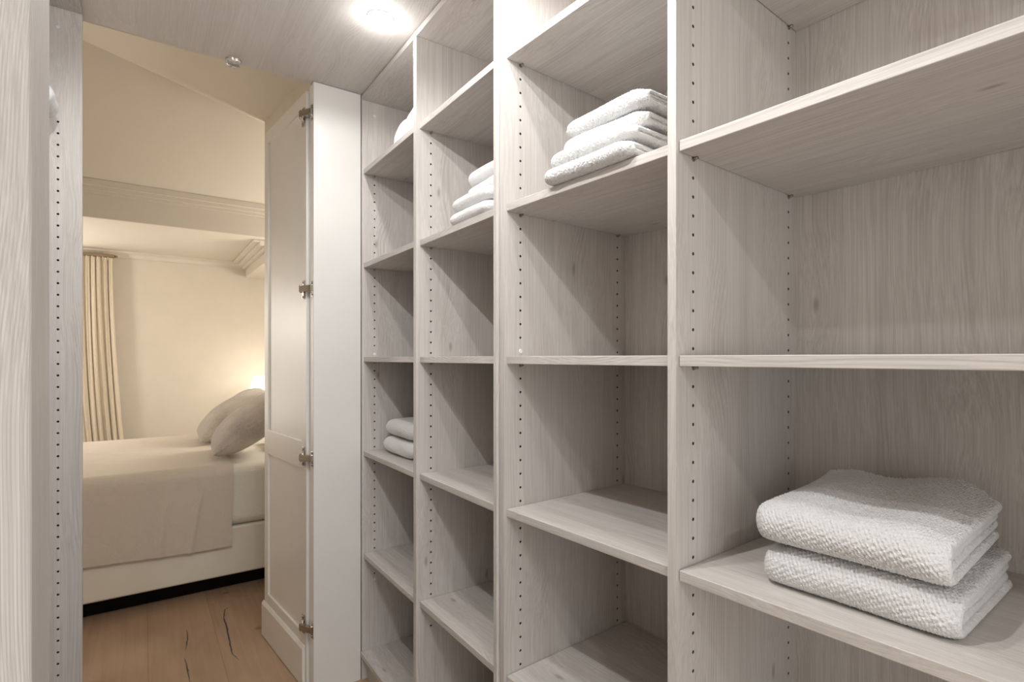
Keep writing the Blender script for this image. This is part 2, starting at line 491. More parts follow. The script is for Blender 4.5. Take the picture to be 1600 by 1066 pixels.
# ------------------------------------------------------------------ right unit A (two bays, slightly turned)
RA = math.radians(3.66)
A = empty('shelving_unit', (0.685, 0.6105, 0), RA)
tag(A, 'washed-larch open shelving with the two widest columns, large towels low on the right', 'shelving', 'washed-larch shelving units')
NEAR = -0.92
def panel(parent, x0, x1, y0, y1, mat, rows=(FR, BR), k0=K_BOT, z0=0.0, z1=2.1905, xoff=0.0, name='side_panel'):
    mb = holed_panel(x0, x1, y0, y1, z0, z1, [xoff + r for r in rows], k0=k0)
    return mb.build(name, [mat, HOLE], parent, bevel=0.0009, seg=2)
panel(A, 0, DEP, 0, PT, LV, name='partition')
panel(A, 0, DEP, 0.4936, 0.4936 + PT - 0.001, LV2)
mb = MB(); mb.box(0, DEP, NEAR - PT, NEAR, 0, 2.1905); mb.build('side_panel', LV, A, bevel=0.0009)
mb = MB(); mb.box(DEP, DEP + 0.008, NEAR - PT, 0.4936 + PT - .001, 0.09, 2.19); mb.build('back_panel', LB, A)
for y0, y1 in ((NEAR, 0.0), (PT, 0.4936)):
    for zt in SH_TOP: add_shelf(A, 0.0065, DEP - 0.001, y0 + 0.0012, y1 - 0.0012, zt)
    add_shelf(A, 0.001, DEP, y0, y1, BOT_TOP)
    mb = MB(); mb.box(0.001, DEP, y0, y1, TOPB, TOPB + 0.018); mb.build('top_board', LY, A, bevel=0.001)
    mb = MB(); mb.box(0.02, 0.038, y0, y1, 0, BOT_TOP - 0.018); mb.build('plinth', LY, A)
add_pins(A, 0.0, -1); add_pins(A, 0.4936, -1); 
cap(A, FR, 0.4936, hole_z(-10)); cap(A, FR, 0.4936, 2.122)
cap(A, FR, 0.0, 2.122)

# ------------------------------------------------------------------ right unit B (two narrow bays by the doorway)
B = empty('shelving_unit', (0.646, 1.139, 0), 0)
tag(B, 'washed-larch open shelving with two narrow columns, next to the cream door jamb', 'shelving', 'washed-larch shelving units')
PY, PW, FY = 1.603 - 1.139, 0.022, 2.125 - 1.139
# near panel, kept parallel with its neighbour
a = math.tan(RA)
mb = MB(); y_a = -0.0155
mb.prism([(0, y_a), (DEP, y_a + a * DEP), (DEP, a * DEP + 0.0), (0, 0.0)], 0, 2.1905)
mb.build('side_panel', LV2, B, bevel=0.0009)
panel(B, 0, DEP, PY, PY + PW, LV, name='partition')
panel(B, 0, DEP, FY, FY + PT, LV2)
mb = MB(); mb.box(DEP, DEP + 0.008, 0.04, FY + PT, 0.09, 2.19); mb.build('back_panel', LB, B)
for j, (y0, y1) in enumerate(((0.0, PY), (PY + PW, FY))):
    for zt in SH_TOP:
        mb = MB()
        if j == 0: mb.prism([(0.011, 0.002), (DEP - .001, a * DEP + .001), (DEP - .001, y1 - .001), (0.011, y1 - .001)], zt - 0.018, zt)
        else: mb.box(0.006, DEP - 0.001, y0 + 0.001, y1 - 0.001, zt - 0.018, zt)
        mb.build('shelf', LY, B, bevel=0.0014, seg=3)
    mb = MB(); yy = a * DEP if j == 0 else y0
    mb.prism([(-0.006, y0 + .0005), (DEP, yy + .0005), (DEP, y1 - .0005), (-0.006, y1 - .0005)], BOT_TOP - .018, BOT_TOP); mb.build('shelf', LY, B, bevel=0.0014, seg=3)
    mb = MB(); mb.prism([(0.001, y0 + .0005), (DEP, yy + .0005), (DEP, y1 - .0005), (0.001, y1 - .0005)], TOPB, TOPB + 0.018); mb.build('top_board', LY, B, bevel=0.001)
    mb = MB(); mb.box(0.02, 0.038, y0 + .002, y1 - .0005, 0, BOT_TOP - 0.018); mb.build('plinth', LY, B)
add_pins(B, PY, -1); add_pins(B, FY, -1)
cap(B, FR, FY, hole_z(-10)); cap(B, FR, FY, 2.122); cap(B, FR, FY, 0.366)

# ------------------------------------------------------------------ left unit
L = empty('shelving_unit', (-0.1346, 0.4, 0), 0)
tag(L, 'washed-larch shelving along the left edge, its drilled end panel beside the doorway', 'shelving', 'washed-larch shelving units')
# in local space the unit reaches from x=0 (front) to -0.405
LFY = 2.0945 - 0.4
mb = holed_panel(-DEP, 0.0, LFY, LFY + PT, 0, 2.1905, [-0.0505, -0.3735], k0=-45, k1=10)
mb.build('side_panel', [LV, HOLE], L, bevel=0.0009)
mb = MB(); mb.box(-DEP - 0.008, -DEP, 0.073, LFY + PT, 0.09, 2.19); mb.build('back_panel', LB, L)
for zt in SH_TOP: add_shelf(L, -DEP, -0.082, 0.074, LFY - 0.001, zt)
mb = MB(); mb.box(-DEP, -0.001, 0.074, LFY - .0005, 2.1765, 2.1905); mb.build('top_board', LY, L, bevel=0.001)
add_shelf(L, -DEP, -0.02, 0.074, LFY - 0.0005, BOT_TOP)
mb = MB(); mb.box(-0.06, -0.04, 0.074, LFY - .0005, 0, 0.09); mb.build('plinth', LY, L)
cap(L, -0.0505, LFY, 2.122, 0.005)
# near end: broad end post towards the viewer
xe = -0.04525 + 0.1346
mb = MB(); mb.box(-DEP, xe, 0.0, 0.0702, 0, 2.1905); mb.build('end_post', LE, L, bevel=0.0022, seg=3)

# ------------------------------------------------------------------ door
def build_door():
    hx, hy = 0.470, 2.195; fx, fy = 0.418, 2.735
    Ld = math.hypot(fx - hx, fy - hy); ang = math.atan2(fy - hy, fx - hx)
    D = empty('door_1', (hx, hy, 0.0), ang)      # local x along the leaf, local +y = visible (left) face
    struct(D)
    H = 2.180; st = 0.050; t = 0.022
    mb = MB()
    mb.box(0.004, Ld - 0.004, -t, -0.007, 0.012, H - .004)           # recessed field
    mb.build('door_panel', CREAM, D)
    mb = MB()
    mb.box(0, st, -t - .001, 0, 0.01, H); mb.box(Ld - st, Ld, -t - .001, 0, 0.01, H)
    mb.box(st, Ld - st, -t - .001, 0, H - 0.055, H)
    mb.box(st, Ld - st, -t - .001, 0, 0.01, 0.19)
    mb.box(st, Ld - st, -t - .001, 0, EYE - 0.410, EYE - 0.307)
    mb.build('door_frame', CREAM, D, bevel=0.0015)
    mb = MB()
    mb.box(0.012, Ld + 0.004, 0.0005, 0.011, 0.004, 0.140)
    mb.add([(0.012, .0005, .140), (0.012, .011, .140), (0.012, .004, .152), (0.012, .0005, .152),
            (Ld + .004, .0005, .140), (Ld + .004, .011, .140), (Ld + .004, .004, .152), (Ld + .004, .0005, .152)],
           [(0, 1, 2, 3), (7, 6, 5, 4), (1, 5, 6, 2), (3, 2, 6, 7), (0, 3, 7, 4), (0, 4, 5, 1)])
    mb.build('skirting_board', CREAM, D, bevel=0.001)
    for h in (0.885, 0.252, -0.36, -0.975):
        z = EYE + h
        mb = MB(); mb.box(0.016, 0.036, 0.0, 0.0045, z - 0.034, z + 0.034)
        mb.cyl((0.026, 0.004, z - .027), 1, 0.0045, 0.003, 12); mb.cyl((0.026, 0.004, z + .027), 1, 0.0045, 0.003, 12)
        hb = mb.build('hinge', STEEL, D, bevel=0.0008)
        mb = MB()
        mb.prism([(0.032, 0.0046), (0.032, 0.014), (0.006, 0.024), (-0.040, 0.008), (-0.052, 0.002), (-0.052, -0.004), (-0.030, -0.003), (0.004, 0.011), (0.016, 0.0046)], z - 0.011, z + 0.011)
        mb.cyl((0.004, 0.018, z - 0.015), 2, 0.0040, 0.030, 14)
        mb.build('hinge_arm', STEEL, hb, bevel=0.0008)
        mb = MB(); mb.box(-0.060, -0.036, -0.0085, -0.003, z - 0.030, z + 0.026)
        mb.cyl((-0.048, -0.004, z - .022), 1, 0.005, 0.004, 12)
        mb.cyl((-0.048, -0.004, z + .019), 1, 0.005, 0.004, 12)
        mb.build('mounting_plate', STEEL, hb, bevel=0.0015)
build_door()

# clear bumper on the ceiling edge
c = at(366, 92, 0.985)
E = empty('door_stop', (c[0], 2.146, CEIL)); tag(E, 'small clear round door bumper on the ceiling edge over the doorway', 'door stop')
mb = MB(); mb.lathe((0, 0, 0), [(0.0, -0.020), (0.016, -0.020), (0.0205, -0.016), (0.022, -0.008), (0.023, -0.0005), (0.0, -0.0005)], 28)
mb.build('bumper', CLEAR, E)
mb = MB(); mb.cyl((0, 0, -0.0205), 2, 0.005, -0.002, 14); mb.build('screw', STEEL, E)

# ------------------------------------------------------------------ downlights
for i, (x, y, w, lab) in enumerate(DOWNLIGHTS):
    D = empty('downlight', (x, y, CEIL)); tag(D, lab, 'light', 'ceiling downlights')
    mb = MB(); mb.lathe((0, 0, 0), [(0.0265, -0.0005), (0.037, -0.0005), (0.0365, -0.0022), (0.033, -0.004), (0.0265, -0.0035), (0.0265, -0.0005)], 40)
    mb.build('trim_ring', GLOSSW, D)
    mb = MB(); mb.lathe((0, 0, 0), [(0.0262, -0.001), (0.026, -0.004), (0.020, -0.0075), (0.010, -0.0095), (0.0, -0.010)], 40)
    mb.build('lens', LENS, D)
    ld = bpy.data.lights.new('downlight_glow', 'SPOT'); ld.spot_size = math.radians(174); ld.spot_blend = 0.25; ld.energy = w; ld.color = COOL; ld.shadow_soft_size = 0.012
    lo = bpy.data.objects.new('downlight_glow', ld); lo.location = (0, 0, -0.026); lo.parent = D; COL.objects.link(lo)
    ld = bpy.data.lights.new('downlight_spill', 'POINT'); ld.energy = w * 0.10 if i else w * 0.16 if i != 1 else 0.1; ld.color = COOL; ld.shadow_soft_size = 0.015
    lo = bpy.data.objects.new('downlight_spill', ld); lo.location = (0, 0, -0.045); lo.parent = D; COL.objects.link(lo)

# ================================================================== towels
def smooth_noise(seed, n=6, f=(1, 3)):
    r = np.random.RandomState(seed)
    k = r.uniform(f[0], f[1], (n, 2)) * r.choice([-1, 1], (n, 2)); ph = r.uniform(0, 2 * np.pi, n); am = r.uniform(.4, 1, n) / n
    def g(u, v):
        s = 0
        for i in range(n): s = s + am[i] * np.sin(2 * np.pi * (k[i, 0] * u + k[i, 1] * v) + ph[i])
        return s
    return g

def ribbon(cl, t, Ly, ds, dy, seed, amp, kf, endtaper=1.0):
    """thick cloth ribbon with centreline cl (N,2 in x,z), extruded along y; returns (U,V,3)"""
    cl = np.asarray(cl, float)
    seg = np.hypot(*(cl[1:] - cl[:-1]).T); s = np.concatenate([[0], np.cumsum(seg)])
    n = max(8, int(s[-1] / ds)); q = np.linspace(0, s[-1], n)
    C = np.stack([np.interp(q, s, cl[:, 0]), np.interp(q, s, cl[:, 1])], 1)
    T = np.gradient(C, axis=0); T /= np.linalg.norm(T, axis=1)[:, None] + 1e-9
    N = np.stack([-T[:, 1], T[:, 0]], 1)
    m = max(5, int(math.pi * t / 2 / ds)); an = np.linspace(0, math.pi, m)[1:-1]
    endA = C[-1] + 0 * C[-1]; capE = np.stack([T[-1] * np.sin(x) + N[-1] * np.cos(x) for x in an])
    capS = np.stack([-T[0] * np.sin(x) - N[0] * np.cos(x) for x in an])
    base = np.concatenate([C, np.repeat(C[-1:], len(an), 0), C[::-1], np.repeat(C[:1], len(an), 0)])
    off = np.concatenate([N, capE, -N[::-1], capS])
    lens = np.concatenate([q, np.full(len(an), q[-1]), q[::-1] + 0.31, np.full(len(an), 0.31)])
    ny = max(10, int(Ly / dy)); y = np.linspace(0, Ly, ny)
    # denser stations at the two ends for the rounding
    r = t / 2 * endtaper
    e = r * (1 - np.cos(np.linspace(0, math.pi / 2, 6)))
    y = np.concatenate([e[:-1], np.linspace(r, Ly - r, ny), (Ly - e[:-1])[::-1]])
    d = np.minimum(y, Ly - y); f = np.sqrt(np.clip(1 - (1 - np.clip(d / r, 0, 1)) ** 2, 0, 1))
    U, V = len(base), len(y)
    uu = lens[:, None] + 0 * y[None]; vv = y[None] + 0 * lens[:, None]
    # pique / rice pattern
    if kf:
        pat = np.sin(2 * np.pi * (uu + vv * .35) / kf) * np.sin(2 * np.pi * (vv - uu * .15) / (kf * 1.25))
        rs = np.random.RandomState(seed)
        pat = pat + 0.30 * rs.uniform(-1, 1, pat.shape)
    else: pat = 0 * uu
    # lumps in thickness
    g = smooth_noise(seed + 7, 7, (3, 9))
    th = (t / 2) * (1 + 0.10 * g(uu, vv)) * f[None] + amp * pat * f[None]
    X = base[:, 0][:, None] + off[:, 0][:, None] * th
    Z = base[:, 1][:, None] + off[:, 1][:, None] * th
    return np.stack([X, vv + 0 * X, Z], 2)

def u_fold(D, z0, z1, x_front, back_top=0.0, back_bot=0.0, lean=0.0, n=16):
    """centreline of a U fold: back top -> front -> back bottom"""
    r = (z1 - z0) / 2; zc = (z0 + z1) / 2; rx = r * 1.05
    pts = [(D - back_top, z1)]
    for k in range(1, 8): pts.append((D - back_top + (x_front + rx - D + back_top) * k / 8, z1))
    for k in range(n + 1):
        t = math.pi * k / n
        pts.append((x_front + rx - rx * math.sin(t), zc + r * math.cos(t)))
    for k in range(1, 9): pts.append((x_front + rx + (D - back_bot - x_front - rx) * k / 8, z0))
    return pts

def make_towel(loc, rz, D, Ly, h, seed, nest=2, ds=0.004, dy=0.004, amp=0.0, kf=0.0, mat=None, warp=None, label='', cat='towel', group=None, squash=0.0, spread=1.0):
    """towel in local frame: front fold at x=0 facing -x, length along -y..+y starting at y=0 going +y"""
    root = None
    nl = nest * 2; t = h / nl
    rs = np.random.RandomState(seed)
    parts = []
    for j in range(nest):
        z0 = t * (j + 0.5); z1 = h - t * (j + 0.5)
        if z1 - z0 < t * 0.9: z0, z1 = h / 2 - t * .5, h / 2 + t * .5
        bt, bb = rs.uniform(0.0, 0.02), rs.uniform(0.0, 0.02)
        cl = u_fold(D, z0, z1, t * (j + 0.5) * 1.05, bt, bb)
        off = rs.uniform(-0.006, 0.004) if j else 0.0
        P = ribbon(cl, t * 1.04, Ly - 2 * abs(off) * 0 + off - (0.004 * j), ds, dy, seed + j, amp, kf)
        P[:, :, 1] += -off * 0.5 + 0.002 * j
        parts.append(P)
    g = smooth_noise(seed + 31, 6, (1.5, 4)); g2 = smooth_noise(seed + 53, 6, (1.0, 3))
    allv = []; allf = []; b = 0
    for P in parts:
        X, Y, Z = P[:, :, 0].copy(), P[:, :, 1].copy(), P[:, :, 2].copy()
        zz = Z / h
        Zn = Z + squash * h * g(X * 1.0, Y * 1.0) * zz
        Xn = X + 0.006 * g2(Y, X * .2) + 0.003 * g(Y * 2, Z * 6)
        Yn = Y + 0.005 * g2(X, Z * 3)
        # edges of a pile sag at the rim
        if warp: Xn, Yn, Zn = warp(Xn, Yn, Zn, X, Y, Z)
        Q = np.stack([Xn, Yn, Zn], 2); U, V, _ = Q.shape
        idx = np.arange(U * V).reshape(U, V) + b; idx = np.vstack([idx, idx[:1]])
        allf.append(np.stack([idx[:-1, :-1].ravel(), idx[1:, :-1].ravel(), idx[1:, 1:].ravel(), idx[:-1, 1:].ravel()], 1))
        allv.append(Q.reshape(-1, 3)); b += U * V
    Vv = np.concatenate(allv); F = np.concatenate(allf)
    me = bpy.data.meshes.new('folded_towel')
    me.vertices.add(len(Vv)); me.vertices.foreach_set('co', Vv.ravel().astype(np.float32))
    nf = len(F); me.loops.add(nf * 4); me.loops.foreach_set('vertex_index', F.ravel().astype(np.int32))
    me.polygons.add(nf); me.polygons.foreach_set('loop_start', (np.arange(nf) * 4).astype(np.int32))
    me.polygons.foreach_set('use_smooth', np.full(nf, True))
    me.materials.append(mat or TERRY); me.update(calc_edges=True)
    o = bpy.data.objects.new('folded_towel', me); COL.objects.link(o)
    o.location = loc; o.rotation_euler = (0, 0, rz)
    return tag(o, label, cat, group)

def sagwarp(h, front_drop=0.0, back_rise=0.0, D=0.3, dip=None, round_y=None, Ly=0.26, basef=None):
    def w(X, Y, Z, x0, y0, z0):
        f = np.clip(z0 / h, 0, 1)
        z = Z + back_rise * f * np.clip(x0 / D, 0, 1) ** 1.5
        if dip is not None: z = z + dip(x0, y0) * f
        if basef is not None: z = z + basef(x0, y0)
        d = np.minimum(y0, Ly - y0); bk = np.clip((x0 - D * .55) / (D * .45), 0, 1)
        X = X - 0.032 * bk ** 2 * np.exp(-(d / 0.030) ** 2) + 0.010 * np.clip(1 - x0 / 0.05, 0, 1) * np.exp(-(d / 0.012) ** 2)
        if round_y:
            d = np.minimum(y0, Ly - y0); z = z - round_y * f * np.exp(-(d / 0.035) ** 2)
        return X, Y, z
    return w

def plump(h, Ly, D, sq=0.38, wy=0.045, push=0.030):
    def w(X, Y, Z, x0, y0, z0):
        d = np.minimum(y0, Ly - y0)
        zc = h * 0.45
        Zn = Z - (z0 - zc) * sq * np.exp(-(d / wy) ** 2)
        Xn = X + push * np.exp(-(d / (wy * .7)) ** 2) * np.clip(1 - x0 / (D * .5), 0, 1)
        return Xn, Y, Zn
    return w

# --- big pair low on the right (shelf top SH_TOP[3])
zs = SH_TOP[3] + 0.0012
hb = 0.058
def dip_bot(x, y): return 0.004 * np.sin(x * 20 + 1) * np.sin(y * 14)
def dip_top(x, y):
    u = np.clip(x / 0.30, 0, 1) ** 2
    return u * (0.010 * np.cos((y - 0.06) * 2 * np.pi / 0.20)) + 0.003 * np.sin(y * 30 + x * 12)
gB = 'pair of large white towels'
tb = make_towel((0.762, 0.238, zs), math.radians(2.5), 0.292, 0.262, hb, 11, 2, 0.0015, 0.0015, 0.0016, 0.0070, TERRY,
                sagwarp(hb, D=0.29, back_rise=0.004, dip=dip_bot, round_y=0.006, Ly=0.262), 'large white terry towel lying on the shelf, lower of the big pair', group=gB, squash=0.05)
tt = make_towel((0.756, 0.246, zs + hb + 0.0042), math.radians(3.5), 0.300, 0.262, hb, 23, 2, 0.0015, 0.0015, 0.0016, 0.0070, TERRY,
                sagwarp(hb, D=0.30, back_rise=0.012, dip=dip_top, round_y=0.010, Ly=0.262, basef=lambda x, y: 0.003 + 0.008 * np.clip(x / .3, 0, 1)), 'large white terry towel, its top half shaded, upper of the big pair', group=gB, squash=0.05)

# --- stack of four in the middle column, second cell (unit A frame), shelf SH_TOP[1]
zs = SH_TOP[1] + 0.001
gM = 'stack of four white towels in the middle column'
ht = [0.030, 0.029, 0.028, 0.036]
pos = [(0.662, 0.700, 0.250), (0.668, 0.700, 0.244), (0.697, 0.700, 0.228), (0.694, 0.695, 0.232)]
lab = ['bottom of the four white towels stacked in the middle column',
       'white towel second from the bottom of the middle column\'s stack of four',
       'white towel second from the top of the middle column\'s stack of four',
       'thick rolled-fold white towel on top of the middle column\'s stack of four']
z = zs
for i in range(4):
    make_towel((pos[i][0], pos[i][1], z), math.radians([3.7, 2.5, 4.5, 3.0][i]), 0.235, pos[i][2], ht[i], 40 + i, 2 if i == 3 else 1, 0.0018, 0.0018, 0.0011, 0.0062, TERRY,
               plump(ht[i], pos[i][2], 0.235, 0.30, 0.020, 0.012), lab[i], group=gM, squash=0.10)
    z += ht[i] + 0.0026

# --- stack of four in the third column, shelf SH_TOP[1]
gT = 'stack of four white towels in the column left of the double post'
z = SH_TOP[1] + 0.001
lab = ['bottom of the four white towels in the column just left of the double post',
       'white towel second from the bottom in the column just left of the double post',
       'white towel second from the top in the column just left of the double post',
       'white towel on top of the four in the column just left of the double post']
xs = [0.652, 0.658, 0.690, 0.697]; yy = [(1.172, .246), (1.172, .238), (1.175, .228), (1.178, .222)]; ht = [0.034, 0.034, 0.035, 0.041]
for i in range(4):
    make_towel((xs[i], yy[i][0], z), math.radians([0, 1.0, -1, 0.5][i]), 0.24, yy[i][1], ht[i], 60 + i, 1, 0.0035, 0.0035, 0.0, 0.0, TERRY2,
               plump(ht[i], yy[i][1], 0.24, 0.34, 0.030, 0.020), lab[i], group=gT, squash=0.10)
    z += ht[i] + 0.0026

# --- towels on the top shelf of the third column, almost hidden by the double post
z = SH_TOP[0] + 0.001
make_towel((0.745, 1.176, z), 0, 0.22, 0.165, 0.055, 75, 2, 0.004, 0.004, 0, 0, TERRY2, sagwarp(.055, D=.22, round_y=.008, Ly=.165),
           'lower white towel mostly hidden behind the double post on the highest shelf', group='towels peeping past the double post', squash=.08)
make_towel((0.745, 1.178, z + .056), 0, 0.22, 0.160, 0.055, 76, 2, 0.004, 0.004, 0, 0, TERRY2, sagwarp(.055, D=.22, round_y=.008, Ly=.16),
           'upper white towel mostly hidden behind the double post on the highest shelf', group='towels peeping past the double post', squash=.08)

# --- pair in the far column, shelf SH_TOP[3]
gF = 'pair of plump white towels in the far column'
z = SH_TOP[3] + 0.001
for i, (lb) in enumerate(['lower of two plump white towels on the shelf by the door jamb', 'upper of two plump white towels on the shelf by the door jamb']):
    make_towel((0.700 + .004 * i, 1.775, z), 0, 0.24, 0.325 - 0.004 * i, 0.060, 90 + i, 2, 0.0035, 0.0035, 0.0, 0, TERRY2, plump(0.060, 0.325, .24), lb, group=gF, squash=0.06)
    z += 0.0635

# --- heaped cloth on the far column's highest shelf
def heap():
    nu, nv = 90, 90
    u = np.linspace(0, 1, nu)[:, None]; v = np.linspace(0, 1, nv)[None]
    g = smooth_noise(5, 9, (1.2, 3.5)); g2 = smooth_noise(6, 12, (5, 11))
    R = np.sqrt(((u - .5) * 2) ** 2 + ((v - .5) * 2) ** 2)
    sq = np.maximum(abs(u - .5) * 2, abs(v - .5) * 2)
    prof = np.clip(1 - sq ** 3.2, 0, 1) ** 0.5
    H = 0.135 * prof * (0.72 + 0.35 * v[:, ::-1] ** 1 * 0 + 0.4 * (1 - v)) * (1 + 0.22 * g(u + 0 * v, v + 0 * u)) + 0.006 * g2(u + 0 * v, v + 0 * u) * prof
    X = 0.658 + 0.26 * u + 0.008 * g(v + 0 * u, u + 0 * v) + 0 * v
    Y = 1.640 + 0.185 * v + 0.006 * g(u * 1.3 + 0 * v, v + 0 * u) + 0 * u
    Z = SH_TOP[0] + 0.0015 + np.clip(H, 0, 1)
    top = np.stack([X, Y, Z], 2); bot = top.copy(); bot[:, :, 2] = SH_TOP[0] + 0.0008
    P = np.concatenate([top, bot[::-1]], 0)
    o = grid_obj('crumpled_towel', P, TERRY2, wrap_u=True)
    bb = empty('unused') ; bpy.data.objects.remove(bb)
    return tag(o, 'loosely heaped white towel on the highest shelf beside the door jamb', 'towel')
heap()
# small folded hem poking out below the heap
# --- towel on the left unit showing past the end post
o = make_towel((-0.5346 + .01, 1.70, SH_TOP[0] + .001), 0, 0.01, 0.01, 0.01, 3, 1) ; bpy.data.objects.remove(o)
def left_towel():
    nu, nv = 60, 50
    a = np.linspace(0, 2 * np.pi, nu, endpoint=False)[:, None]; v = np.linspace(0, 1, nv)[None]
    g = smooth_noise(15, 7, (1, 3))
    rx = 0.155; rz = 0.046
    f = np.clip(1 - (abs(v - .5) * 2) ** 6, 0.02, 1) ** .5
    ca, sa = np.cos(a), np.sin(a)
    X = -0.332 + rx * np.sign(ca) * abs(ca) ** 0.7 * f + 0.004 * g(v + 0 * a, a / 6 + 0 * v)
    Zr = rz * np.sign(sa) * abs(sa) ** 0.8 * f
    q = np.clip((X + 0.240) / 0.045, 0, 1); drop = -0.088 * q * q * (3 - 2 * q)
    Z = SH_TOP[0] + rz + 0.001 + Zr + drop + 0.004 * g(a / 6 + 0 * v, v * 2 + 0 * a)
    Z = np.where(X < -0.213, np.maximum(Z, SH_TOP[0] + 0.001), Z)
    Y = 1.86 + 0.215 * v + 0 * a
    o = grid_obj('folded_towel', np.stack([X, Y, Z], 2), TERRY2, wrap_u=True)
    return tag(o, 'white towel corner jutting from the left hand shelves beside the end post', 'towel')
left_towel()

# ================================================================== bedroom shell
def quad_obj(name, pts, mat, th=0.02, down=False):
    mb = MB(); n = Vector(pts[1]) - Vector(pts[0]); m = Vector(pts[2]) - Vector(pts[0]); k = n.cross(m).normalized()
    if k.z < 0: k = -k
    p2 = [tuple(Vector(p) + k * th) for p in pts]; c = len(pts)
    mb.add(list(pts) + p2, [tuple(range(c)), tuple(range(c, 2 * c))[::-1]] + [(i, (i + 1) % c, c + (i + 1) % c, c + i) for i in range(c)])
    return mb.build(name, mat)
YW = 5.40
mb = MB()
mb.box(-0.33, 1.9, YW, YW + .1, 0, 3.4)
mb.box(-2.2, -1.50, YW, YW + .1, 0, 3.4)
mb.box(-1.50, -0.33, YW, YW + .1, 0, 0.35); mb.box(-1.50, -0.33, YW, YW + .1, 1.90, 3.4)
struct(mb.build('wall_back', WALLP))
mb = MB(); mb.box(1.8, 1.9, 2.24, YW, 0, 3.4); struct(mb.build('wall_head', WALLP))
mb = MB(); mb.box(-2.2, -2.1, 2.24, YW, 0, 3.4); struct(mb.build('wall_foot', WALLP))
# dropped soffit and beam
SZ = EYE + 0.80
mb = MB(); mb.box(-2.1, 1.8, 4.17, YW - .001, SZ, SZ + 0.19)
beam = struct(mb.build('ceiling_beam', CEILP, bevel=0.004))
mb = MB()   # stepped cornice on the beam's face
for k, (d, z0, z1) in enumerate(((0.010, .135, .215), (0.020, .155, .215), (0.034, .178, .215))): mb.box(-2.1, 1.8, 4.17 - d, 4.1695, SZ + z0, SZ + z1)
struct(mb.build('trim_3', CEILP, bevel=0.002))
# cove where the far wall meets the soffit
mb = MB(); vs = []; n = 8
pr = [(YW - .001, SZ - .001), (YW - .001, SZ - 0.045)] + [(YW - .012 - 0.045 * (1 - math.cos(t * math.pi / 2 / n)), SZ - 0.045 + 0.035 * math.sin(t * math.pi / 2 / n)) for t in range(n + 1)] + [(YW - 0.075, SZ - .001)]
m = len(pr); vs = [(x, y, z) for x in (-2.1, 1.8) for y, z in pr]
mb.add(vs, [tuple(range(m)), tuple(range(m, 2 * m))[::-1]] + [(i, (i + 1) % m, m + (i + 1) % m, m + i) for i in range(m)])
struct(mb.build('trim_4', CEILP))
# small side beam end at the right, stepped
mb = MB()
mb.box(0.675, 1.8, 4.25, YW - .08, SZ - 0.127, SZ - .001); mb.box(0.650, 0.6749, 4.25, YW - .08, SZ - 0.060, SZ - .001); mb.box(0.620, 0.6499, 4.25, YW - .08, SZ - 0.038, SZ - .001); mb.box(0.585, 0.6199, 4.25, YW - .08, SZ - 0.016, SZ - .001)
struct(mb.build('trim_5', CEILP, bevel=0.003))
# raking ceiling above the beam, and the shaded ceiling nearer the closet
zb = EYE + 0.975
k = 0.8
struct(quad_obj('ceiling_slope', [(-2.1, 4.19, zb), (1.8, 4.19, zb), (1.8, 2.172, zb + 2.018 * k), (-2.1, 2.172, zb + 2.018 * k)], CEILP))
P1 = Vector((0.56, 3.66, EYE + 1.38)); P2 = Vector((-0.22, 3.50, EYE + 1.513)); P3 = Vector((0.616, 3.07, EYE + 1.38))
nn = (P2 - P1).cross(P3 - P1)
def dz(x, y): return P1.z - (nn.x * (x - P1.x) + nn.y * (y - P1.y)) / nn.z
struct(quad_obj('ceiling_flat', [(-2.1, 2.172, dz(-2.1, 2.172)), (0.70, 2.172, dz(.70, 2.172)), (0.62, 4.0, dz(.62, 4.0)), (-2.1, 4.0, dz(-2.1, 4.0))], CEILP))
# side wall next to the open door, and the bulkhead over it
mb = MB()
mb.prism([(0.695, 2.241), (0.75, 2.241), (0.66, 3.245), (0.60, 3.245)], 0, EYE + 0.99)
mb.prism([(0.695, 2.241), (0.75, 2.241), (0.62, 3.66), (0.56, 3.66)], EYE + 0.991, 2.62)
struct(mb.build('wall_side', WALLP))

# window behind the curtain
mb = MB(); mb.box(-1.50, -0.33, YW + .03, YW + .04, 0.35, 1.90); struct(mb.build('window_1', GLASSW))
wf = bpy.data.objects['window_1']
mb = MB()
for x0, x1 in ((-1.5, -1.45), (-0.94, -0.89), (-0.385, -0.331)): mb.box(x0, x1, YW + .005, YW + .028, .351, 1.899)
for z0, z1 in ((.351, .40), (1.85, 1.899)): mb.box(-1.45, -0.385, YW + .005, YW + .028, z0, z1)
mb.build('window_frame', CREAM, wf)

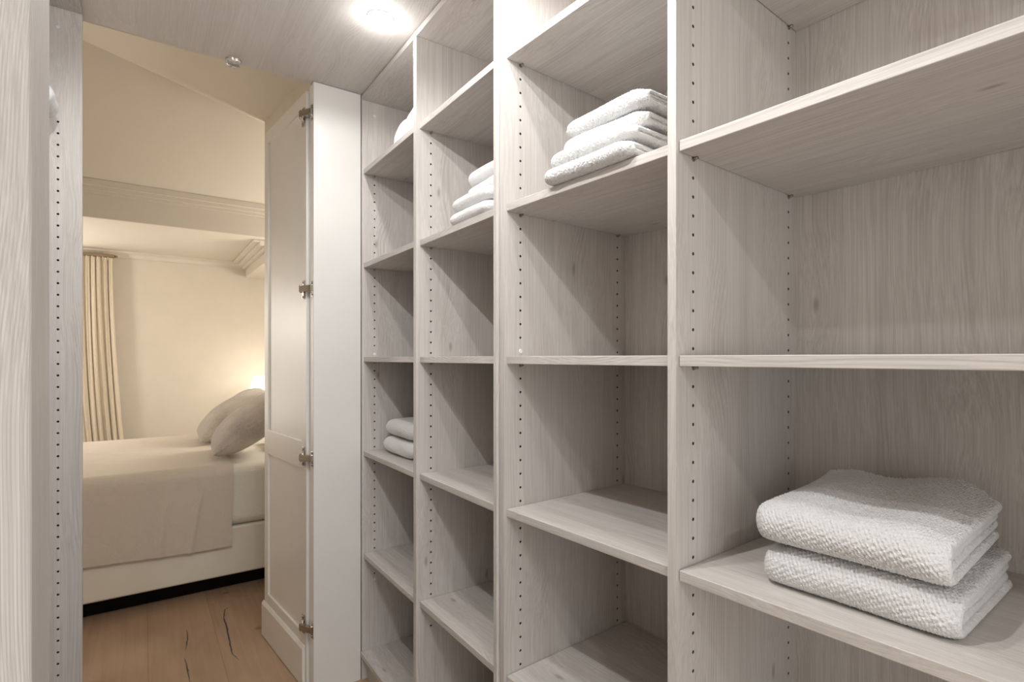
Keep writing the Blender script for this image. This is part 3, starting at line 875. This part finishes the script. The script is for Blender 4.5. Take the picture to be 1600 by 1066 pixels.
# curtain
def curtain():
    nu, nv = 240, 60
    s = np.linspace(0, 1, nu)[:, None]; v = np.linspace(0, 1, nv)[None]      # v 0 top -> 1 bottom
    zt = EYE + 0.735; zb_ = 0.02
    h = (1 - v) * (zt - zb_) + zb_ + 0 * s
    t = np.clip((zt - h) / (zt - 0.55), 0, 1.4)
    xl = -0.372 + 0.045 * t ** 2.5; xr = -0.178 + 0.066 * t ** 1.6
    x = xl + (xr - xl) * s
    ph = s * 2 * np.pi * 6.0
    x = x + 0.004 * np.sin(ph * 2 + 1) * (0.5 + t)
    y = 5.30 + 0.015 * np.sin(ph) * (0.7 + 0.5 * t) + 0.006 * np.sin(ph * 2.3 + 2 * t)
    C = empty('curtain', (0, 0, 0)); C.location = (-0.25, 5.3, 0)
    P = np.stack([x + 0.25, y - 5.3, h], 2)
    Pb = P.copy(); Pb[:, :, 1] += 0.004
    o = grid_obj('fabric', np.concatenate([P, Pb[::-1]], 0), CURT, C, wrap_u=True)
    for i in range(6):
        mb = MB(); xx = -0.36 + 0.25 + 0.175 * (i + .5) / 6
        mb.box(xx - .002, xx + .002, -0.026, -0.020, zt - 0.018, zt + 0.003)
        mb.build('curtain_glider', CURT, C)
    return tag(C, 'cream pleated curtain hanging at the far bedroom wall beyond the bed', 'curtain')
curtain()
R = empty('curtain_rail', (-0.6, 5.32, EYE + 0.748)); tag(R, 'short bronze curtain rail above the cream curtain', 'curtain rail')
mb = MB(); mb.box(-0.55, 0.435, -0.02, 0.02, -0.008, 0.014); mb.build('rail', BRASS, R, bevel=.003)
mb = MB(); mb.cyl((0.435, 0, 0.003), 0, 0.009, 0.02, 16); mb.build('finial', BRASS, R)
for xx in (-.5, .35):
    mb = MB(); mb.box(xx - .01, xx + .01, 0.02, 0.078, -0.006, 0.008); mb.build('bracket', BRASS, R)

# ------------------------------------------------------------------ bed
BX0, BX1, BY0, BY1 = -0.55, 1.52, 3.29, 4.76
ZB0, ZB1, ZM = EYE - 1.10, EYE - 0.855, EYE - 0.545
bed = empty('bed', ((BX0 + BX1) / 2, (BY0 + BY1) / 2, 0)); tag(bed, 'bed with a cream upholstered base and cream mattress, seen through the doorway', 'bed')
ox, oy = bed.location.x, bed.location.y
def lb(mb, x0, x1, y0, y1, z0, z1): mb.box(x0 - ox, x1 - ox, y0 - oy, y1 - oy, z0, z1)
mb = MB(); lb(mb, BX0, BX1, BY0, BY1, ZB0, ZB1); mb.build('bed_base', BASEF, bed, bevel=0.012, seg=4)
mb = MB(); lb(mb, BX0, BX1, BY0 - .004, BY1 + .004, ZB1 + .001, ZM); mb.build('mattress', SHEET, bed, bevel=0.05, seg=6)
mb = MB(); lb(mb, BX1, BX1 + .08, BY0 - .03, BY1 + .03, 0.0, 1.18); mb.build('headboard', BASEF, bed, bevel=0.02, seg=4)
mb = MB(); lb(mb, BX0 + .15, BX1 - .15, BY0 + .15, BY1 - .15, 0.0, ZB0 - .001); mb.build('underbed_shade_block', DARK, bed)  # near-black block painting in the shade beneath the bed base
for xx in (BX0 + .06, BX1 - .06):
    for yy_ in (BY0 + .22, BY1 - .12):
        mb = MB(); mb.cyl((xx - ox, yy_ - oy, 0), 2, 0.022, ZB0, 16, r2=.03); mb.build('leg', DARK, bed)

# throw: draped sheet over the bed, right edge at x=.358
def throw():
    nu, nv = 220, 120
    x = np.linspace(BX0 - 0.006, 0.366, nv)[None]
    # section down the near side, across the top, down the far side
    r = 0.055; top = ZM + 0.0045; yn = BY0 - .0115; yf = BY1 + .012
    hem = EYE - 0.940
    sec = []
    for z in np.linspace(hem, top - r, 60): sec.append((yn, z))
    for t in np.linspace(0, math.pi / 2, 16)[1:]: sec.append((yn + r - r * math.cos(t), top - r + r * math.sin(t)))
    for yv in np.linspace(yn + r, yf - r, 90)[1:]: sec.append((yv, top))
    for t in np.linspace(0, math.pi / 2, 16)[1:]: sec.append((yf - r + r * math.sin(t), top - r + r * math.cos(t)))
    for z in np.linspace(top - r, hem, 40)[1:]: sec.append((yf, z))
    sec = np.array(sec); 
    Y = sec[:, 0][:, None] + 0 * x; Z = sec[:, 1][:, None] + 0 * x; X = x + 0 * Y
    g = smooth_noise(77, 10, (1.5, 6)); side = np.clip((top - r - Z) / (top - r - hem), 0, 1)
    sgn = np.where(Y < 4.0, -1, 1)
    fold = 1.7 * np.exp(-((X - .24 + .05 * side) / .012) ** 2) * .006 + np.exp(-((X - .10 + .03 * side) / .016) ** 2) * .008 + np.exp(-((X - .0) / .014) ** 2) * .005
    Y = Y + sgn * side * (0.004 + 0.006 * np.abs(g(X * 1.2, Z))) + sgn * fold * np.clip(side * 3, 0, 1)
    flat = (Z > top - 0.003)
    Z = Z + np.where(flat, 0.002 * np.abs(g(X, Y)) , 0)
    Z = Z - side * (0.010 * np.sin(X * 5)) * side
    # right edge runs slightly skewed
    fr = (X - (BX0 - .006)) / (0.366 - BX0 + .006)
    X = X + fr * 0.012 * np.sin(Y * 3 + Z * 4)
    P = np.stack([X - ox, Y - oy, Z], 2)
    # give it thickness
    Nn = np.zeros_like(P); n2 = np.gradient(sec, axis=0); n2 /= np.linalg.norm(n2, axis=1)[:, None]
    Nn[:, :, 1] = (-n2[:, 1])[:, None]; Nn[:, :, 2] = (n2[:, 0])[:, None]
    P2 = P + Nn * 0.004
    o = grid_obj('bedspread', np.concatenate([P, P2[::-1]], 0), LINEN, wrap_u=True)
    o.location = (ox, oy, 0)
    # close edge strips come from wrap; side edges
    return tag(o, 'greige linen bedspread draped over the bed and down its near side', 'bedspread')
throw()

def cushion(name, c, rot, w, h, t, mat, label, seed, group=None, n=44, cat='cushion'):
    u = np.linspace(-1, 1, n)[:, None]; v = np.linspace(-1, 1, n)[None]
    g = smooth_noise(seed, 8, (.4, 1.3))
    e = np.clip((1 - np.abs(u) ** 2.6) * (1 - np.abs(v) ** 2.6), 0, 1) ** 0.5
    pin = 1 - 0.07 * (np.abs(u) ** 2) * (1 - np.abs(v) ** 2) ; pin2 = 1 - 0.07 * (np.abs(v) ** 2) * (1 - np.abs(u) ** 2)
    U = u * w / 2 * pin2 ** 1 + 0 * v; V = v * h / 2 * pin + 0 * u
    Zp = t / 2 * e * (1 + .12 * g(u + 0 * v, v + 0 * u)); Zm = -t / 2 * e * (1 + .12 * g(v + 0 * u, u + 0 * v))
    P = np.concatenate([np.stack([U, V, Zp], 2), np.stack([U, V, Zm], 2)[::-1]], 0)
    o = grid_obj(name, P, mat, wrap_u=True)
    o.location = c; o.rotation_euler = rot
    return tag(o, label, cat, group)
zt = ZM + 0.011
# leaning cushions: local x = up the cushion (+X,+Z lean), local y along bed width
cushion('fur_cushion', (0.505, 3.600, zt + 0.185), (0, math.radians(-37), math.radians(-6)), 0.50, 0.52, 0.20, FUR, 'taupe faux-fur cushion in front, nearest the open door', 3, 'faux-fur cushions on the bed')
cushion('fur_cushion', (0.470, 4.265, zt + 0.170), (0, math.radians(-37), math.radians(-2)), 0.47, 0.50, 0.18, FUR, 'taupe faux-fur cushion behind, with the lit lampshade above it', 8, 'faux-fur cushions on the bed')
cushion('pillow', (1.10, 3.66, ZM + 0.095), (0, math.radians(-6), 0), 0.46, 0.66, 0.17, SHEET, 'cream bed pillow lying behind the front fur cushion', 9, 'bed pillows', cat='pillow')
cushion('pillow', (1.10, 4.38, ZM + 0.095), (0, math.radians(-6), 0), 0.46, 0.66, 0.17, SHEET, 'cream bed pillow lying behind the rear fur cushion', 10, 'bed pillows', cat='pillow')
cushion('cushion', (0.735, 3.80, ZM + 0.066), (0, math.radians(-4), 0), 0.22, 0.42, 0.11, GREYC, 'small dark grey cushion peeping out under the front fur cushion', 12)

# ------------------------------------------------------------------ nightstand and lamp
N = empty('nightstand', (0.92, 5.08, 0)); tag(N, 'cream nightstand behind the bed carrying the lit lamp', 'nightstand')
mb = MB(); mb.box(-.22, .22, -.2, .2, .06, .56); mb.build('body', CREAM, N, bevel=.004)
mb = MB(); mb.box(-.235, .235, -.215, .215, .561, .585); mb.build('top', CREAM, N, bevel=.003)
mb = MB(); mb.box(-.2, .2, -.216, -.201, .32, .54); d = mb.build('drawer', CREAM, N, bevel=.002)
mb = MB(); mb.cyl((0, -.217, .43), 1, .012, -.02, 16); mb.build('knob', STEEL, d)
mb = MB(); mb.box(-.2, .2, -.18, .18, 0, .059); mb.build('plinth', CREAM, N)
lx, ly = 0.80, 5.08
T = empty('table_lamp', (lx, ly, 0.586)); tag(T, 'table lamp with a glowing white tapered shade behind the rear cushion', 'lamp')
mb = MB(); mb.lathe((0, 0, 0), [(0, 0), (.065, 0), (.065, .012), (.02, .022), (.014, .08), (.03, .14), (.036, .19), (.02, .245), (.008, .26), (.008, .30), (0, .30)], 32); mb.build('lamp_base', CREAM, T)
mb = MB(); mb.lathe((0, 0, 0), [(.165, .235), (.105, .465), (.100, .474), (.08, .474), (.08, .468), (.100, .462), (.158, .235), (.165, .235)], 48); mb.build('lamp_shade', SHADE, T)
ld = bpy.data.lights.new('lamp_bulb', 'POINT'); ld.energy = BED_LAMP; ld.color = WARM; ld.shadow_soft_size = .04
lo = bpy.data.objects.new('lamp_bulb', ld); lo.location = (0, 0, .52); lo.parent = T; COL.objects.link(lo)

# added unseen lamp on the headboard side, lighting soffit and ceiling slope
Sc = empty('added_wall_lamp', (1.795, 3.80, 1.52)); tag(Sc, 'added white drum lamp on the head wall, unseen, lighting the soffit and ceiling slope', 'lamp')
mb = MB(); mb.box(-.02, .004, -.05, .05, -.09, .03); mb.build('wall_plate', CREAM, Sc, bevel=.004)
mb = MB(); mb.cyl((-.02, 0, 0), 0, .008, -.16, 12); mb.build('arm', STEEL, Sc)
mb = MB(); mb.lathe((-.26, 0, 0), [(.08, -.07), (.085, -.07), (.085, .07), (.08, .07), (.08, -.07)], 40); mb.build('lamp_shade', emissive('lit_added_shade', (1, .92, .8), 3.0), Sc)
ld = bpy.data.lights.new('side_fill_light', 'POINT'); ld.energy = BED_SIDE_FILL; ld.color = WARM; ld.shadow_soft_size = .16
lo = bpy.data.objects.new('side_fill_light', ld); lo.location = (-.40, 0, 0); lo.parent = Sc; COL.objects.link(lo)

# pendant added as general bedroom light, left of what the doorway shows
Pn = empty('added_pendant', (-0.95, 4.62, EYE + 0.50)); tag(Pn, 'added white globe pendant under the soffit, unseen, giving general bedroom light', 'lamp')
mb = MB(); mb.lathe((0, 0, 0), [(0.0, -.09)] + [(.09 * math.sin(t * math.pi / 16), -.09 * math.cos(t * math.pi / 16)) for t in range(1, 16)] + [(0, .09)], 32); mb.build('globe', emissive('lit_globe', (1, .9, .75), 6.0), Pn)
mb = MB(); mb.cyl((0, 0, .09), 2, .004, (EYE + 0.80) - (EYE + .50) - .09, 10); mb.build('cord', GLOSSW, Pn)
ld = bpy.data.lights.new('pendant_fill_light', 'POINT'); ld.energy = BED_FILL; ld.color = WARM; ld.shadow_soft_size = .12
lo = bpy.data.objects.new('pendant_fill_light', ld); lo.location = (0, 0, -.22); lo.parent = Pn; COL.objects.link(lo)
